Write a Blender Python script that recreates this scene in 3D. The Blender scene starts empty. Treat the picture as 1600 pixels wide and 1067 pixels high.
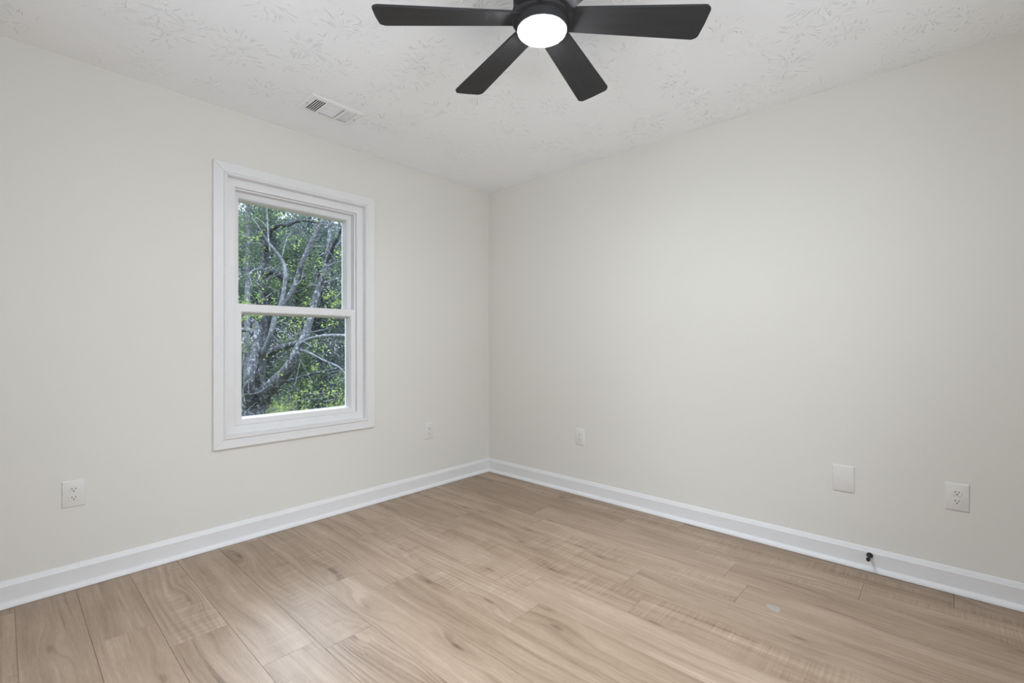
import bpy, bmesh, math, random
from mathutils import Vector, Matrix, noise as mnoise
PI = math.pi
sc = bpy.context.scene
col = sc.collection
rnd = random.Random(7)

# ---------------------------------------------------------------- camera, sky, light, exposure
F_PX, CAM, YAW = 735.8, Vector((2.961, -2.918, 1.1294)), 0.74340
cam_data = bpy.data.cameras.new('camera')
cam_data.sensor_fit = 'HORIZONTAL'; cam_data.sensor_width = 36.0
cam_data.lens = 36.0 * F_PX / 1600.0
cam_data.clip_start = 0.02; cam_data.clip_end = 300
cam = bpy.data.objects.new('camera', cam_data); col.objects.link(cam)
cam.location = CAM
cam.rotation_euler = (PI / 2 + 0.0016, 0.0011, YAW)
sc.camera = cam
FW = Vector((-math.sin(YAW), math.cos(YAW), 0)); RT = Vector((math.cos(YAW), math.sin(YAW), 0)); UP = Vector((0, 0, 1))

sc.view_settings.view_transform = 'Standard'
sc.view_settings.look = 'None'
sc.view_settings.gamma = 1.0
sc.view_settings.use_curve_mapping = False
sc.view_settings.exposure = 0.12
sc.cycles.use_denoising = True
sc.cycles.max_bounces = 14
sc.cycles.diffuse_bounces = 8
sc.cycles.transparent_max_bounces = 24
sc.cycles.sample_clamp_indirect = 6.0
sc.cycles.caustics_reflective = False
sc.cycles.caustics_refractive = False

LENS_STRENGTH = 360.0        # the fan's lit lens
BACK_FILL = 9.0         # fill light added at a made-up window behind the camera
SIDE_FILL = 20.0        # fill light added at a made-up window beside the camera
SKY_HORIZON, SKY_ZENITH = 0.9, 10.5

world = bpy.data.worlds.new('overcast_sky'); sc.world = world
world.use_nodes = True
wn = world.node_tree; wn.nodes.clear()
w_out = wn.nodes.new('ShaderNodeOutputWorld'); w_bg = wn.nodes.new('ShaderNodeBackground')
w_tc = wn.nodes.new('ShaderNodeTexCoord'); w_sep = wn.nodes.new('ShaderNodeSeparateXYZ')
w_mr = wn.nodes.new('ShaderNodeMapRange'); w_mr.interpolation_type = 'SMOOTHSTEP'
w_mr.inputs['From Min'].default_value = 0.18; w_mr.inputs['From Max'].default_value = 0.62
w_mr.inputs['To Min'].default_value = SKY_HORIZON; w_mr.inputs['To Max'].default_value = SKY_ZENITH
w_bg.inputs['Color'].default_value = (0.80, 0.89, 1.05, 1)
wn.links.new(w_tc.outputs['Generated'], w_sep.inputs[0]); wn.links.new(w_sep.outputs['Z'], w_mr.inputs['Value'])
wn.links.new(w_mr.outputs['Result'], w_bg.inputs['Strength']); wn.links.new(w_bg.outputs[0], w_out.inputs[0])

# room size
X1, Y0, H = 4.15, -3.95, 2.44


def area_light(name, loc, rot, sx, sy, power, color, portal=False):
    l = bpy.data.lights.new(name, 'AREA'); l.shape = 'RECTANGLE'; l.size = sx; l.size_y = sy
    l.energy = power; l.color = color
    if portal: l.cycles.is_portal = True
    o = bpy.data.objects.new(name, l); col.objects.link(o); o.location = loc; o.rotation_euler = rot
    return o


# an area light shines along its local -Z
area_light('fill_light_back', (2.1, Y0 - 0.01, 1.35), (PI / 2 + 0.5, 0, 0), 2.0, 1.4, BACK_FILL, (0.92, 0.98, 1.08)).data.spread = 1.6  # added fill to even out the room, out of view
area_light('fill_light_side', (X1 + 0.01, -2.2, 1.35), (PI / 2 + 0.25, 0, PI / 2), 2.0, 1.4, SIDE_FILL, (0.92, 0.98, 1.08)).data.spread = 2.2  # second added fill, mainly for the window wall, out of view
area_light('sky_portal', (-0.13, -1.633, 1.336), (PI / 2, 0, -PI / 2), 0.72, 1.34, 1, (1, 1, 1), portal=True)


# ---------------------------------------------------------------- node helpers
class NT:
    def __init__(s, name):
        s.m = bpy.data.materials.new(name); s.m.use_nodes = True
        s.t = s.m.node_tree; s.t.nodes.clear()
        s.out = s.t.nodes.new('ShaderNodeOutputMaterial')

    def n(s, typ, ins=None, **props):
        nd = s.t.nodes.new('ShaderNode' + typ)
        for k, v in props.items(): setattr(nd, k, v)
        for k, v in (ins or {}).items(): s.set(nd.inputs[k], v)
        return nd

    def set(s, sock, v):
        if isinstance(v, bpy.types.NodeSocket): s.t.links.new(v, sock)
        elif isinstance(v, bpy.types.Node): s.t.links.new(v.outputs[0], sock)
        else: sock.default_value = v

    def math(s, op, a, b=None, c=None, clamp=False):
        nd = s.t.nodes.new('ShaderNodeMath'); nd.operation = op; nd.use_clamp = clamp
        for i, v in enumerate((a, b, c)):
            if v is not None: s.set(nd.inputs[i], v)
        return nd.outputs[0]

    def vmath(s, op, a, b=None):
        nd = s.t.nodes.new('ShaderNodeVectorMath'); nd.operation = op
        s.set(nd.inputs[0], a)
        if b is not None: s.set(nd.inputs[1], b)
        return nd.outputs['Value'] if op in ('LENGTH', 'DOT_PRODUCT') else nd.outputs[0]

    def xyz(s, x=0.0, y=0.0, z=0.0):
        return s.n('CombineXYZ', {0: x, 1: y, 2: z}).outputs[0]

    def noise(s, vec, scale=5.0, detail=2.0, rough=0.5, dist=0.0):
        return s.n('TexNoise', {'Vector': vec, 'Scale': scale, 'Detail': detail, 'Roughness': rough, 'Distortion': dist}).outputs['Fac']

    def ramp(s, fac, stops, interp='LINEAR'):
        nd = s.n('ValToRGB', {'Fac': fac}); r = nd.color_ramp; r.interpolation = interp
        while len(r.elements) < len(stops): r.elements.new(0.5)
        for e, (p, c) in zip(r.elements, stops):
            e.position = p; e.color = (*c, 1) if len(c) == 3 else c
        return nd.outputs['Color']

    def smooth(s, v, a, b, lo=0.0, hi=1.0):
        nd = s.n('MapRange', {'Value': v, 'From Min': a, 'From Max': b, 'To Min': lo, 'To Max': hi}, interpolation_type='SMOOTHSTEP')
        return nd.outputs['Result']

    def mix(s, fac, a, b, blend='MIX'):
        nd = s.t.nodes.new('ShaderNodeMix'); nd.data_type = 'RGBA'; nd.blend_type = blend
        s.set(nd.inputs[0], fac)
        for i, v in ((6, a), (7, b)):
            s.set(nd.inputs[i], (*v, 1) if isinstance(v, tuple) and len(v) == 3 else v)
        return nd.outputs[2]

    def bump(s, height, strength=0.3, dist=0.002):
        return s.n('Bump', {'Height': height, 'Strength': strength, 'Distance': dist}).outputs[0]

    def bsdf(s, color=(0.8, 0.8, 0.8), rough=0.5, spec=0.5, normal=None, **kw):
        b = s.n('BsdfPrincipled')
        s.set(b.inputs['Base Color'], (*color, 1) if isinstance(color, tuple) and len(color) == 3 else color)
        s.set(b.inputs['Roughness'], rough); s.set(b.inputs['Specular IOR Level'], spec)
        if normal is not None: s.set(b.inputs['Normal'], normal)
        for k, v in kw.items(): s.set(b.inputs[k.replace('_', ' ')], v)
        s.t.links.new(b.outputs[0], s.out.inputs[0])
        return s.m

    def pos(s):
        return s.n('NewGeometry').outputs['Position']


def simple(name, color, rough=0.5, spec=0.5, var=0.04, scale=30.0, bump=0.0, **kw):
    t = NT(name)
    tc = t.n('TexCoord').outputs['Object']
    nz = t.noise(tc, scale, 3)
    lo = tuple(c * (1 - var) for c in color); hi = tuple(min(1, c * (1 + var)) for c in color)
    c = t.ramp(nz, [(0.3, lo), (0.7, hi)])
    nrm = t.bump(t.noise(tc, scale * 4, 2), bump, 0.001) if bump else None
    return t.bsdf(c, rough, spec, nrm, **kw)


def wall_mat():
    t = NT('wall_paint'); p = t.pos()
    big = t.noise(p, 1.3, 2)
    c = t.ramp(big, [(0.3, (0.704, 0.686, 0.632)), (0.7, (0.718, 0.700, 0.646))])
    peel = t.noise(p, 170, 2)
    return t.bsdf(c, 0.62, 0.25, t.bump(peel, 0.10, 0.0008))


def ceiling_mat():
    t = NT('stomped_ceiling_texture'); p = t.pos()
    hts = []
    for k, (scl, off) in enumerate(((4.3, (0.3, 0.1, 0)), (5.1, (5.7, 2.9, 0)))):
        wob = t.n('TexNoise', {'Vector': p, 'Scale': 9.0, 'Detail': 2.0}).outputs['Color']
        q0 = t.vmath('MULTIPLY', p, (scl, scl, 0.0))
        q = t.vmath('ADD', t.vmath('ADD', q0, off), t.vmath('MULTIPLY', wob, (0.35, 0.35, 0.0)))
        vo = t.n('TexVoronoi', {'Vector': q, 'Scale': 1.0, 'Randomness': 1.0}, voronoi_dimensions='2D', feature='F1')
        d = t.vmath('SUBTRACT', q, vo.outputs['Position'])
        s = t.n('SeparateXYZ', {0: d})
        ang = t.math('ARCTAN2', s.outputs['Y'], s.outputs['X'])
        r = t.vmath('LENGTH', t.vmath('MULTIPLY', d, (1, 1, 0)))
        hsh = t.n('SeparateColor', {0: vo.outputs['Color']})
        v = t.xyz(t.math('MULTIPLY', ang, 8.5), t.math('MULTIPLY', r, 3.8), t.math('MULTIPLY', hsh.outputs[0], 60.0))
        st = t.noise(v, 1.0, 1.5, 0.55)
        ridge = t.smooth(st, 0.59, 0.71)
        m = t.math('MULTIPLY', t.smooth(r, 0.06, 0.2), t.smooth(r, 0.62, 0.38))
        m = t.math('MULTIPLY', m, t.smooth(hsh.outputs[1], 0.15, 0.9))
        hts.append(t.math('MULTIPLY', ridge, m))
    h = t.math('MAXIMUM', hts[0], hts[1])
    fine = t.noise(p, 60, 3)
    h = t.math('ADD', h, t.math('MULTIPLY', fine, 0.12))
    return t.bsdf((0.905, 0.916, 0.932), 0.75, 0.15, t.bump(h, 0.8, 0.0040))


def wood_floor_mat():
    t = NT('oak_laminate_planks')
    uv = t.n('UVMap', uv_map='plank').outputs[0]           # metres along / across, shifted for every plank
    at = t.n('Attribute', attribute_name='plank_tone')
    tone = t.n('SeparateColor', {0: at.outputs['Color']})
    r1, r2, r3 = tone.outputs
    s = t.n('SeparateXYZ', {0: uv}); u, v = s.outputs['X'], s.outputs['Y']
    # wandering of the grain
    w1 = t.noise(t.xyz(t.math('MULTIPLY', u, 0.9), t.math('MULTIPLY', v, 4.0), r1), 1.0, 1)
    w2 = t.noise(t.xyz(t.math('MULTIPLY', u, 3.0), t.math('MULTIPLY', v, 16.0), r2), 1.0, 2)
    vv = t.math('ADD', v, t.math('ADD', t.math('MULTIPLY', t.math('SUBTRACT', w1, 0.5), 0.15), t.math('MULTIPLY', t.math('SUBTRACT', w2, 0.5), 0.016)))
    # knots: sparse cells that bend the grain and darken
    kn = t.n('TexVoronoi', {'Vector': t.xyz(t.math('MULTIPLY', u, 1.9), t.math('MULTIPLY', v, 6.5), 0.0), 'Scale': 1.0}, voronoi_dimensions='2D', feature='F1')
    kd = kn.outputs['Distance']
    ksel = t.n('SeparateColor', {0: kn.outputs['Color']}).outputs[0]
    kon = t.smooth(ksel, 0.52, 0.62)
    kmask = t.math('MULTIPLY', t.smooth(kd, 0.10, 0.01), kon)
    khalo = t.math('MULTIPLY', t.smooth(kd, 0.42, 0.05), kon)
    vv = t.math('ADD', vv, t.math('MULTIPLY', khalo, 0.035))
    # broad bands, medium streaks, fine pores
    band = t.noise(t.xyz(t.math('MULTIPLY', u, 0.55), t.math('MULTIPLY', vv, 17.0), t.math('MULTIPLY', r2, 30.0)), 1.0, 2, 0.5)
    cath = t.n('TexWave', {'Vector': t.xyz(t.math('MULTIPLY', u, 0.5), t.math('MULTIPLY', vv, 11.0), 0.0), 'Scale': 1.25, 'Distortion': 4.5, 'Detail': 2.0, 'Detail Scale': 0.9, 'Detail Roughness': 0.55}, wave_type='BANDS', bands_direction='Y').outputs['Fac']
    streak = t.noise(t.xyz(t.math('MULTIPLY', u, 2.6), t.math('MULTIPLY', vv, 75.0), t.math('MULTIPLY', r3, 20.0)), 1.0, 4, 0.72)
    pore = t.noise(t.xyz(t.math('MULTIPLY', u, 26.0), t.math('MULTIPLY', v, 420.0), r1), 1.0, 2, 0.6)
    # saw marks across some planks
    sawn = t.noise(t.xyz(t.math('MULTIPLY', u, 130.0), t.math('MULTIPLY', v, 3.0), r3), 1.0, 1)
    sawn = t.smooth(sawn, 0.30, 0.70)
    sawz = t.smooth(t.noise(t.xyz(t.math('MULTIPLY', u, 2.2), t.math('MULTIPLY', v, 9.0), t.math('ADD', r1, 4.0)), 1.0, 1), 0.42, 0.62)
    saw = t.math('MULTIPLY', t.math('MULTIPLY', t.math('SUBTRACT', sawn, 0.5), sawz), t.smooth(r3, 0.50, 0.68))
    cloud = t.noise(t.xyz(t.math('MULTIPLY', u, 3.2), t.math('MULTIPLY', v, 9.0), t.math('MULTIPLY', r1, 50.0)), 1.0, 3, 0.6)
    line = t.noise(t.xyz(t.math('MULTIPLY', u, 1.1), t.math('MULTIPLY', vv, 46.0), t.math('MULTIPLY', r2, 70.0)), 1.0, 2, 0.5)
    dark = t.math('MULTIPLY', t.smooth(line, 0.60, 0.74), t.smooth(cloud, 0.40, 0.60))
    val = t.math('ADD', t.math('MULTIPLY', t.math('SUBTRACT', band, 0.5), 0.85), 0.57)
    val = t.math('ADD', val, t.math('MULTIPLY', t.math('SUBTRACT', cloud, 0.5), 0.60))
    val = t.math('SUBTRACT', val, t.math('MULTIPLY', dark, 0.36))
    val = t.math('ADD', val, t.math('MULTIPLY', t.math('MULTIPLY', t.math('SUBTRACT', cath, 0.5), t.smooth(r2, 0.4, 0.8)), 0.17))
    val = t.math('ADD', val, t.math('MULTIPLY', t.math('SUBTRACT', streak, 0.5), 0.85))
    val = t.math('ADD', val, t.math('MULTIPLY', t.math('SUBTRACT', pore, 0.5), 0.48))
    val = t.math('ADD', val, t.math('MULTIPLY', saw, 0.26))
    val = t.math('ADD', val, t.math('MULTIPLY', t.math('SUBTRACT', r1, 0.5), 0.24))
    val = t.math('SUBTRACT', val, t.math('ADD', t.math('MULTIPLY', kmask, 0.34), t.math('MULTIPLY', khalo, 0.10)))
    c = t.ramp(val, [(0.0, (0.1248, 0.0814, 0.0479)), (0.28, (0.2413, 0.1675, 0.1080)), (0.55, (0.3287, 0.2350, 0.1590)), (0.80, (0.3911, 0.2877, 0.2026)), (1.0, (0.4660, 0.3529, 0.2587))])
    sap = t.math('MULTIPLY', t.smooth(t.noise(t.xyz(t.math('MULTIPLY', u, 0.8), t.math('MULTIPLY', vv, 24.0), t.math('ADD', t.math('MULTIPLY', r1, 40.0), 9.0)), 1.0, 1, 0.5), 0.66, 0.70), t.smooth(r1, 0.45, 0.55))
    c = t.mix(t.math('MULTIPLY', sap, 0.45), c, (0.45, 0.345, 0.255))
    grey = t.mix(t.math('MULTIPLY', r2, 0.35), c, t.mix(1.0, c, (0.96, 0.97, 1.02), 'MULTIPLY'))
    rough = t.math('ADD', 0.40, t.math('MULTIPLY', t.math('SUBTRACT', streak, 0.5), 0.10))
    nrm = t.bump(t.math('ADD', t.math('MULTIPLY', streak, 0.5), t.math('ADD', t.math('MULTIPLY', pore, 0.5), saw)), 0.12, 0.0008)
    return t.bsdf(grey, rough, 0.50, nrm)


def blade_mat():
    t = NT('dark_blade_finish'); tc = t.n('TexCoord').outputs['Object']
    g = t.noise(t.vmath('MULTIPLY', tc, (5, 60, 60)), 1.0, 3)
    c = t.ramp(g, [(0.25, (0.029, 0.028, 0.0285)), (0.75, (0.038, 0.037, 0.0375))])
    return t.bsdf(c, 0.65, 0.25)


def glass_mat():
    t = NT('window_glass')
    tr = t.n('BsdfTransparent', {'Color': (0.955, 0.975, 0.975, 1)})
    gl = t.n('BsdfGlossy', {'Color': (1, 1, 1, 1), 'Roughness': 0.0})
    fr = t.n('Fresnel', {'IOR': 1.28})
    mx = t.n('MixShader', {0: fr, 1: tr.outputs[0], 2: gl.outputs[0]})
    t.t.links.new(mx.outputs[0], t.out.inputs[0])
    return t.m


def lens_mat():
    t = NT('lit_lens')
    em = t.n('Emission', {'Color': (0.92, 0.985, 1.08, 1), 'Strength': LENS_STRENGTH})
    t.t.links.new(em.outputs[0], t.out.inputs[0])
    return t.m


def bark_mat(name, dark, light, lichen):
    t = NT(name); p = t.pos()
    a = t.noise(t.vmath('MULTIPLY', p, (26, 26, 13)), 1.0, 4, 0.7)
    b = t.noise(p, 19.0, 4, 0.7)
    c = t.ramp(a, [(0.32, dark), (0.66, light)])
    c = t.mix(t.smooth(b, 0.52, 0.62), c, lichen)
    return t.bsdf(c, 0.9, 0.1, t.bump(a, 0.5, 0.02))


def leaf_mat(name, stops):
    t = NT(name)
    at = t.n('Attribute', attribute_name='leaf_tone').outputs['Fac']
    c = t.ramp(at, stops)
    d = t.n('BsdfDiffuse', {'Color': c}); tl = t.n('BsdfTranslucent', {'Color': c})
    mx = t.n('MixShader', {0: 0.4, 1: d.outputs[0], 2: tl.outputs[0]})
    t.t.links.new(mx.outputs[0], t.out.inputs[0])
    return t.m


def ground_mat():
    t = NT('leaf_litter_ground'); p = t.pos()
    a = t.noise(p, 3.0, 5, 0.65)
    return t.bsdf(t.ramp(a, [(0.3, (0.05, 0.045, 0.03)), (0.55, (0.07, 0.09, 0.035)), (0.8, (0.13, 0.10, 0.065))]), 0.95, 0.05)


M = dict(
    wall=wall_mat(), ceiling=ceiling_mat(), floor=wood_floor_mat(), glass=glass_mat(), lens=lens_mat(), blade=blade_mat(),
    trim=simple('white_trim_paint', (0.735, 0.73, 0.72), 0.38, 0.4, 0.012, 12),
    vinyl=simple('white_vinyl', (0.745, 0.742, 0.735), 0.42, 0.4, 0.012, 12),
    plate=simple('white_plastic', (0.715, 0.70, 0.665), 0.40, 0.4, 0.01, 40),
    slot=simple('dark_slot', (0.02, 0.02, 0.02), 0.6, 0.2),
    black=simple('black_plastic', (0.018, 0.018, 0.019), 0.45, 0.4),
    fan=simple('dark_bronze_metal', (0.040, 0.038, 0.039), 0.75, 0.2, 0.05, 20),
    vent=simple('white_enamel_steel', (0.86, 0.86, 0.865), 0.4, 0.4, 0.01, 20),
    duct=simple('dark_duct_metal', (0.06, 0.06, 0.062), 0.7, 0.2),
    scrap=simple('pale_scrap', (0.37, 0.345, 0.325), 0.45, 0.4, 0.05, 60),
    board=simple('exterior_board', (0.6, 0.58, 0.55), 0.8, 0.1),
    bark_main=bark_mat('lichened_bark', (0.0170, 0.0184, 0.0213), (0.0657, 0.0681, 0.0737), (0.1544, 0.1722, 0.1818)),
    bark_pale=bark_mat('pale_bark', (0.0437, 0.0455, 0.0495), (0.1061, 0.1105, 0.1202), (0.1560, 0.1690, 0.1820)),
    bark_dark=bark_mat('dark_bark', (0.0118, 0.0123, 0.0155), (0.0380, 0.0394, 0.0467), (0.0845, 0.0948, 0.1040)),
    leaf_new=leaf_mat('new_spring_leaves', [(0.0, (0.0863, 0.1309, 0.0466)), (0.5, (0.1639, 0.2301, 0.0698)), (1.0, (0.2760, 0.3174, 0.1118))]),
    leaf_mid=leaf_mat('mid_green_leaves', [(0.0, (0.0355, 0.0558, 0.0459)), (0.5, (0.0688, 0.0972, 0.0638)), (1.0, (0.1316, 0.1664, 0.0955))]),
    leaf_far=leaf_mat('dark_evergreen_leaves', [(0.0, (0.0278, 0.0416, 0.0448)), (0.5, (0.0522, 0.0728, 0.0700)), (1.0, (0.0986, 0.1248, 0.1050))]),
    ground=ground_mat(),
)


# ---------------------------------------------------------------- object helpers
def obj(name, bm, mat, parent=None, smooth=None, loc=None):
    me = bpy.data.meshes.new(name)
    bmesh.ops.recalc_face_normals(bm, faces=bm.faces)
    bm.to_mesh(me); bm.free()
    if mat is not None: me.materials.append(mat)
    if smooth is not None:
        me.polygons.foreach_set('use_smooth', [True] * len(me.polygons))
        me.set_sharp_from_angle(angle=math.radians(smooth))
    o = bpy.data.objects.new(name, me); col.objects.link(o)
    if parent is not None: o.parent = parent
    if loc is not None: o.location = loc
    return o


def empty(name, loc, rz=0.0):
    o = bpy.data.objects.new(name, None); col.objects.link(o); o.location = loc; o.rotation_euler = (0, 0, rz)
    o.empty_display_size = 0.1
    return o


def tag(o, label, cat, group=None, kind=None):
    o['label'] = label; o['category'] = cat
    if group: o['group'] = group
    if kind: o['kind'] = kind
    return o


def structure(o):
    o['kind'] = 'structure'; return o


def copy_tree(o, parent=None):
    c = o.copy(); col.objects.link(c)
    if parent is not None: c.parent = parent
    for ch in list(o.children): copy_tree(ch, c)
    return c


def box(bm, x0, x1, y0, y1, z0, z1):
    v = [bm.verts.new((x, y, z)) for x in (x0, x1) for y in (y0, y1) for z in (z0, z1)]
    for f in ((0, 1, 3, 2), (4, 6, 7, 5), (0, 4, 5, 1), (2, 3, 7, 6), (0, 2, 6, 4), (1, 5, 7, 3)):
        bm.faces.new([v[i] for i in f])
    return v


def bevel(bm, w, seg=2, edges=None):
    bmesh.ops.bevel(bm, geom=list(edges or bm.edges), offset=w, segments=seg, affect='EDGES', profile=0.5)


def lathe(bm, prof, seg=48, axis='Z', origin=(0, 0, 0)):
    """prof: list of (radius, height); closed at the ends where radius is 0."""
    rings = []
    for r, h in prof:
        if r < 1e-6:
            rings.append([bm.verts.new((0, 0, h))])
        else:
            rings.append([bm.verts.new((r * math.cos(2 * PI * i / seg), r * math.sin(2 * PI * i / seg), h)) for i in range(seg)])
    new = [v for r in rings for v in r]
    for a, b in zip(rings, rings[1:]):
        for i in range(seg):
            j = (i + 1) % seg
            if len(a) == 1 and len(b) == 1: continue
            if len(a) == 1: bm.faces.new((a[0], b[i], b[j]))
            elif len(b) == 1: bm.faces.new((a[i], a[j], b[0]))
            else: bm.faces.new((a[i], a[j], b[j], b[i]))
    rot = {'Z': Matrix(), '-Y': Matrix.Rotation(PI / 2, 4, 'X')}[axis]
    for v in new: v.co = rot @ v.co + Vector(origin)


def extrude_profile(bm, prof, p0, p1, out, m0=0.0, m1=0.0):
    """prof: closed (depth out of the wall, height); runs from p0 to p1; m0/m1 pull the ends in by depth (inside mitres)."""
    p0, p1, out = Vector(p0), Vector(p1), Vector(out)
    d = (p1 - p0).normalized()
    a = [bm.verts.new(p0 + d * (m0 * q) + out * q + Vector((0, 0, h))) for q, h in prof]
    b = [bm.verts.new(p1 - d * (m1 * q) + out * q + Vector((0, 0, h))) for q, h in prof]
    n = len(prof)
    for i in range(n):
        j = (i + 1) % n
        bm.faces.new((a[i], a[j], b[j], b[i]))
    bm.faces.new(a); bm.faces.new(b[::-1])


def ring_side(bm, rect, prof, side, scale=(1, 1, 1, 1), gap=0.0, cap=True):
    """one mitred side of a frame in the y-z plane. prof: closed list of (inward distance, x). side: l r b t."""
    y0, y1, z0, z1 = rect; sl, sr, sb, st = scale

    def c(which, d):
        y = y0 + d * sl if 'l' in which else y1 - d * sr
        z = z0 + d * sb if 'b' in which else z1 - d * st
        return y, z
    ends = {'l': ('lb', 'lt'), 'r': ('rb', 'rt'), 'b': ('lb', 'rb'), 't': ('lt', 'rt')}[side]
    rows = []
    for k, e in enumerate(ends):
        row = []
        for d, x in prof:
            y, z = c(e, d)
            g = gap if k == 0 else -gap
            if side in 'lr': z += g
            else: y += g
            row.append(bm.verts.new((x, y, z)))
        rows.append(row)
    a, b = rows; n = len(prof)
    for i in range(n):
        j = (i + 1) % n
        bm.faces.new((a[i], a[j], b[j], b[i]))
    if cap: bm.faces.new(a); bm.faces.new(b[::-1])


def ring(bm, rect, prof, scale=(1, 1, 1, 1)):
    for s in 'lrbt': ring_side(bm, rect, prof, s, scale, cap=False)
    bmesh.ops.remove_doubles(bm, verts=bm.verts, dist=1e-5)


# ---------------------------------------------------------------- the shell
def build_floor():
    L, W, YS = 1.218, 0.1925, -2.105
    known = {-2: 0.845, 0: 1.277, 1: 0.842, 2: 1.053, 3: 1.67, 4: 1.532, 5: 1.979, 6: 1.852, 7: 1.067, 8: 0.956, 9: 1.462, 10: 0.552}
    bm = bmesh.new()
    uvl = bm.loops.layers.uv.new('plank'); cl = bm.loops.layers.float_color.new('plank_tone')
    r = random.Random(21)
    g = 0.0009
    for k in range(-10, 11):
        ya, yb = max(Y0 - 0.01, YS + W * k), min(0.01, YS + W * (k + 1))
        if yb - ya < 0.004: continue
        off = known.get(k, r.uniform(0, L)) % L
        x = off - L
        while x < X1:
            xa, xb = max(-0.01, x), min(X1 + 0.01, x + L)
            if xb - xa > 0.01:
                o = [bm.verts.new(p) for p in ((xa, ya, -0.0020), (xb, ya, -0.0020), (xb, yb, -0.0020), (xa, yb, -0.0020))]
                i = [bm.verts.new(p) for p in ((xa + g, ya + g, 0), (xb - g, ya + g, 0), (xb - g, yb - g, 0), (xa + g, yb - g, 0))]
                fs = [bm.faces.new(i)] + [bm.faces.new((o[q], o[(q + 1) % 4], i[(q + 1) % 4], i[q])) for q in range(4)]
                du, dv = r.uniform(0, 60), r.uniform(0, 40)
                tone = (r.random(), r.random(), r.random(), 1)
                flip = r.choice((-1, 1))
                for f in fs:
                    for lp in f.loops:
                        lp[uvl].uv = ((lp.vert.co.x - x) * flip + du, (lp.vert.co.y - YS - W * k) * flip + dv)
                        lp[cl] = tone
            x += L
    # underlay
    return structure(obj('floor', bm, M['floor']))


build_floor()
bm = bmesh.new(); box(bm, -0.15, X1 + 0.15, Y0 - 0.15, 0.15, -0.25, -0.004)
structure(obj('floor_slab', bm, M['board']))

# ceiling with the hole of the register
VX0, VX1, VY0, VY1 = 0.325, 0.500, -1.780, -1.526
bm = bmesh.new()
for a, b, c, d in ((-0.15, X1 + 0.15, Y0 - 0.15, VY0), (-0.15, X1 + 0.15, VY1, 0.15), (-0.15, VX0, VY0, VY1), (VX1, X1 + 0.15, VY0, VY1)):
    box(bm, a, b, c, d, H, H + 0.20)
structure(obj('ceiling', bm, M['ceiling']))

WY0, WY1, WZ0, WZ1 = -2.128, -1.138, 0.537, 2.135            # outer edge of the window casing
OY0, OY1, OZ0, OZ1 = WY0 + 0.062, WY1 - 0.062, WZ0 + 0.062, WZ1 - 0.062   # opening in the wall
bm = bmesh.new()
T = 0.15
box(bm, -T, 0, Y0 - T, OY0, 0, H); box(bm, -T, 0, OY1, T, 0, H)
box(bm, -T, 0, OY0, OY1, 0, OZ0); box(bm, -T, 0, OY0, OY1, OZ1, H)
structure(obj('wall_left', bm, M['wall']))
bm = bmesh.new(); box(bm, 0, X1 + T, 0, T, 0, H)
structure(obj('wall_right', bm, M['wall']))
SY0, SY1 = -3.25, -1.15                                       # opening added beside the camera for the side fill light
bm = bmesh.new()
box(bm, X1, X1 + T, Y0 - T, SY0, 0, H); box(bm, X1, X1 + T, SY1, 0, 0, H)
box(bm, X1, X1 + T, SY0, SY1, 0, 0.65); box(bm, X1, X1 + T, SY0, SY1, 2.10, H)
structure(obj('wall_side', bm, M['wall']))
BX0, BX1, BZ0, BZ1 = 1.05, 3.15, 0.65, 2.10                   # opening added behind the camera for the back fill light
bm = bmesh.new()
box(bm, 0, BX0, Y0 - T, Y0, 0, H); box(bm, BX1, X1, Y0 - T, Y0, 0, H)
box(bm, BX0, BX1, Y0 - T, Y0, 0, BZ0); box(bm, BX0, BX1, Y0 - T, Y0, BZ1, H)
structure(obj('wall_back', bm, M['wall']))

# baseboards with shoe moulding
BB = [(0, 0.004), (0.0135, 0.004), (0.0135, 0.090), (0.0100, 0.0955), (0.0085, 0.1030), (0.0045, 0.1105), (0, 0.1125)]
SH = [(0.0130, 0.0016)] + [(0.0135 + 0.0175 * math.cos(a), 0.0016 + 0.0235 * math.sin(a)) for a in [PI / 2 * i / 7 for i in range(8)]] + [(0.0130, 0.0251)]
for nm, p0, p1, out in (('left', (0, 0, 0), (0, Y0, 0), (1, 0, 0)), ('right', (0, 0, 0), (X1, 0, 0), (0, -1, 0)),
                        ('side', (X1, 0, 0), (X1, Y0, 0), (-1, 0, 0)), ('back', (0, Y0, 0), (X1, Y0, 0), (0, 1, 0))):
    bm = bmesh.new(); extrude_profile(bm, BB, p0, p1, out, 1, 1)
    b = structure(obj('baseboard_' + nm, bm, M['trim'], smooth=30))
    bm = bmesh.new(); extrude_profile(bm, SH, p0, p1, out, 1, 1)
    obj('shoe_molding', bm, M['trim'], b, smooth=40)


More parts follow.
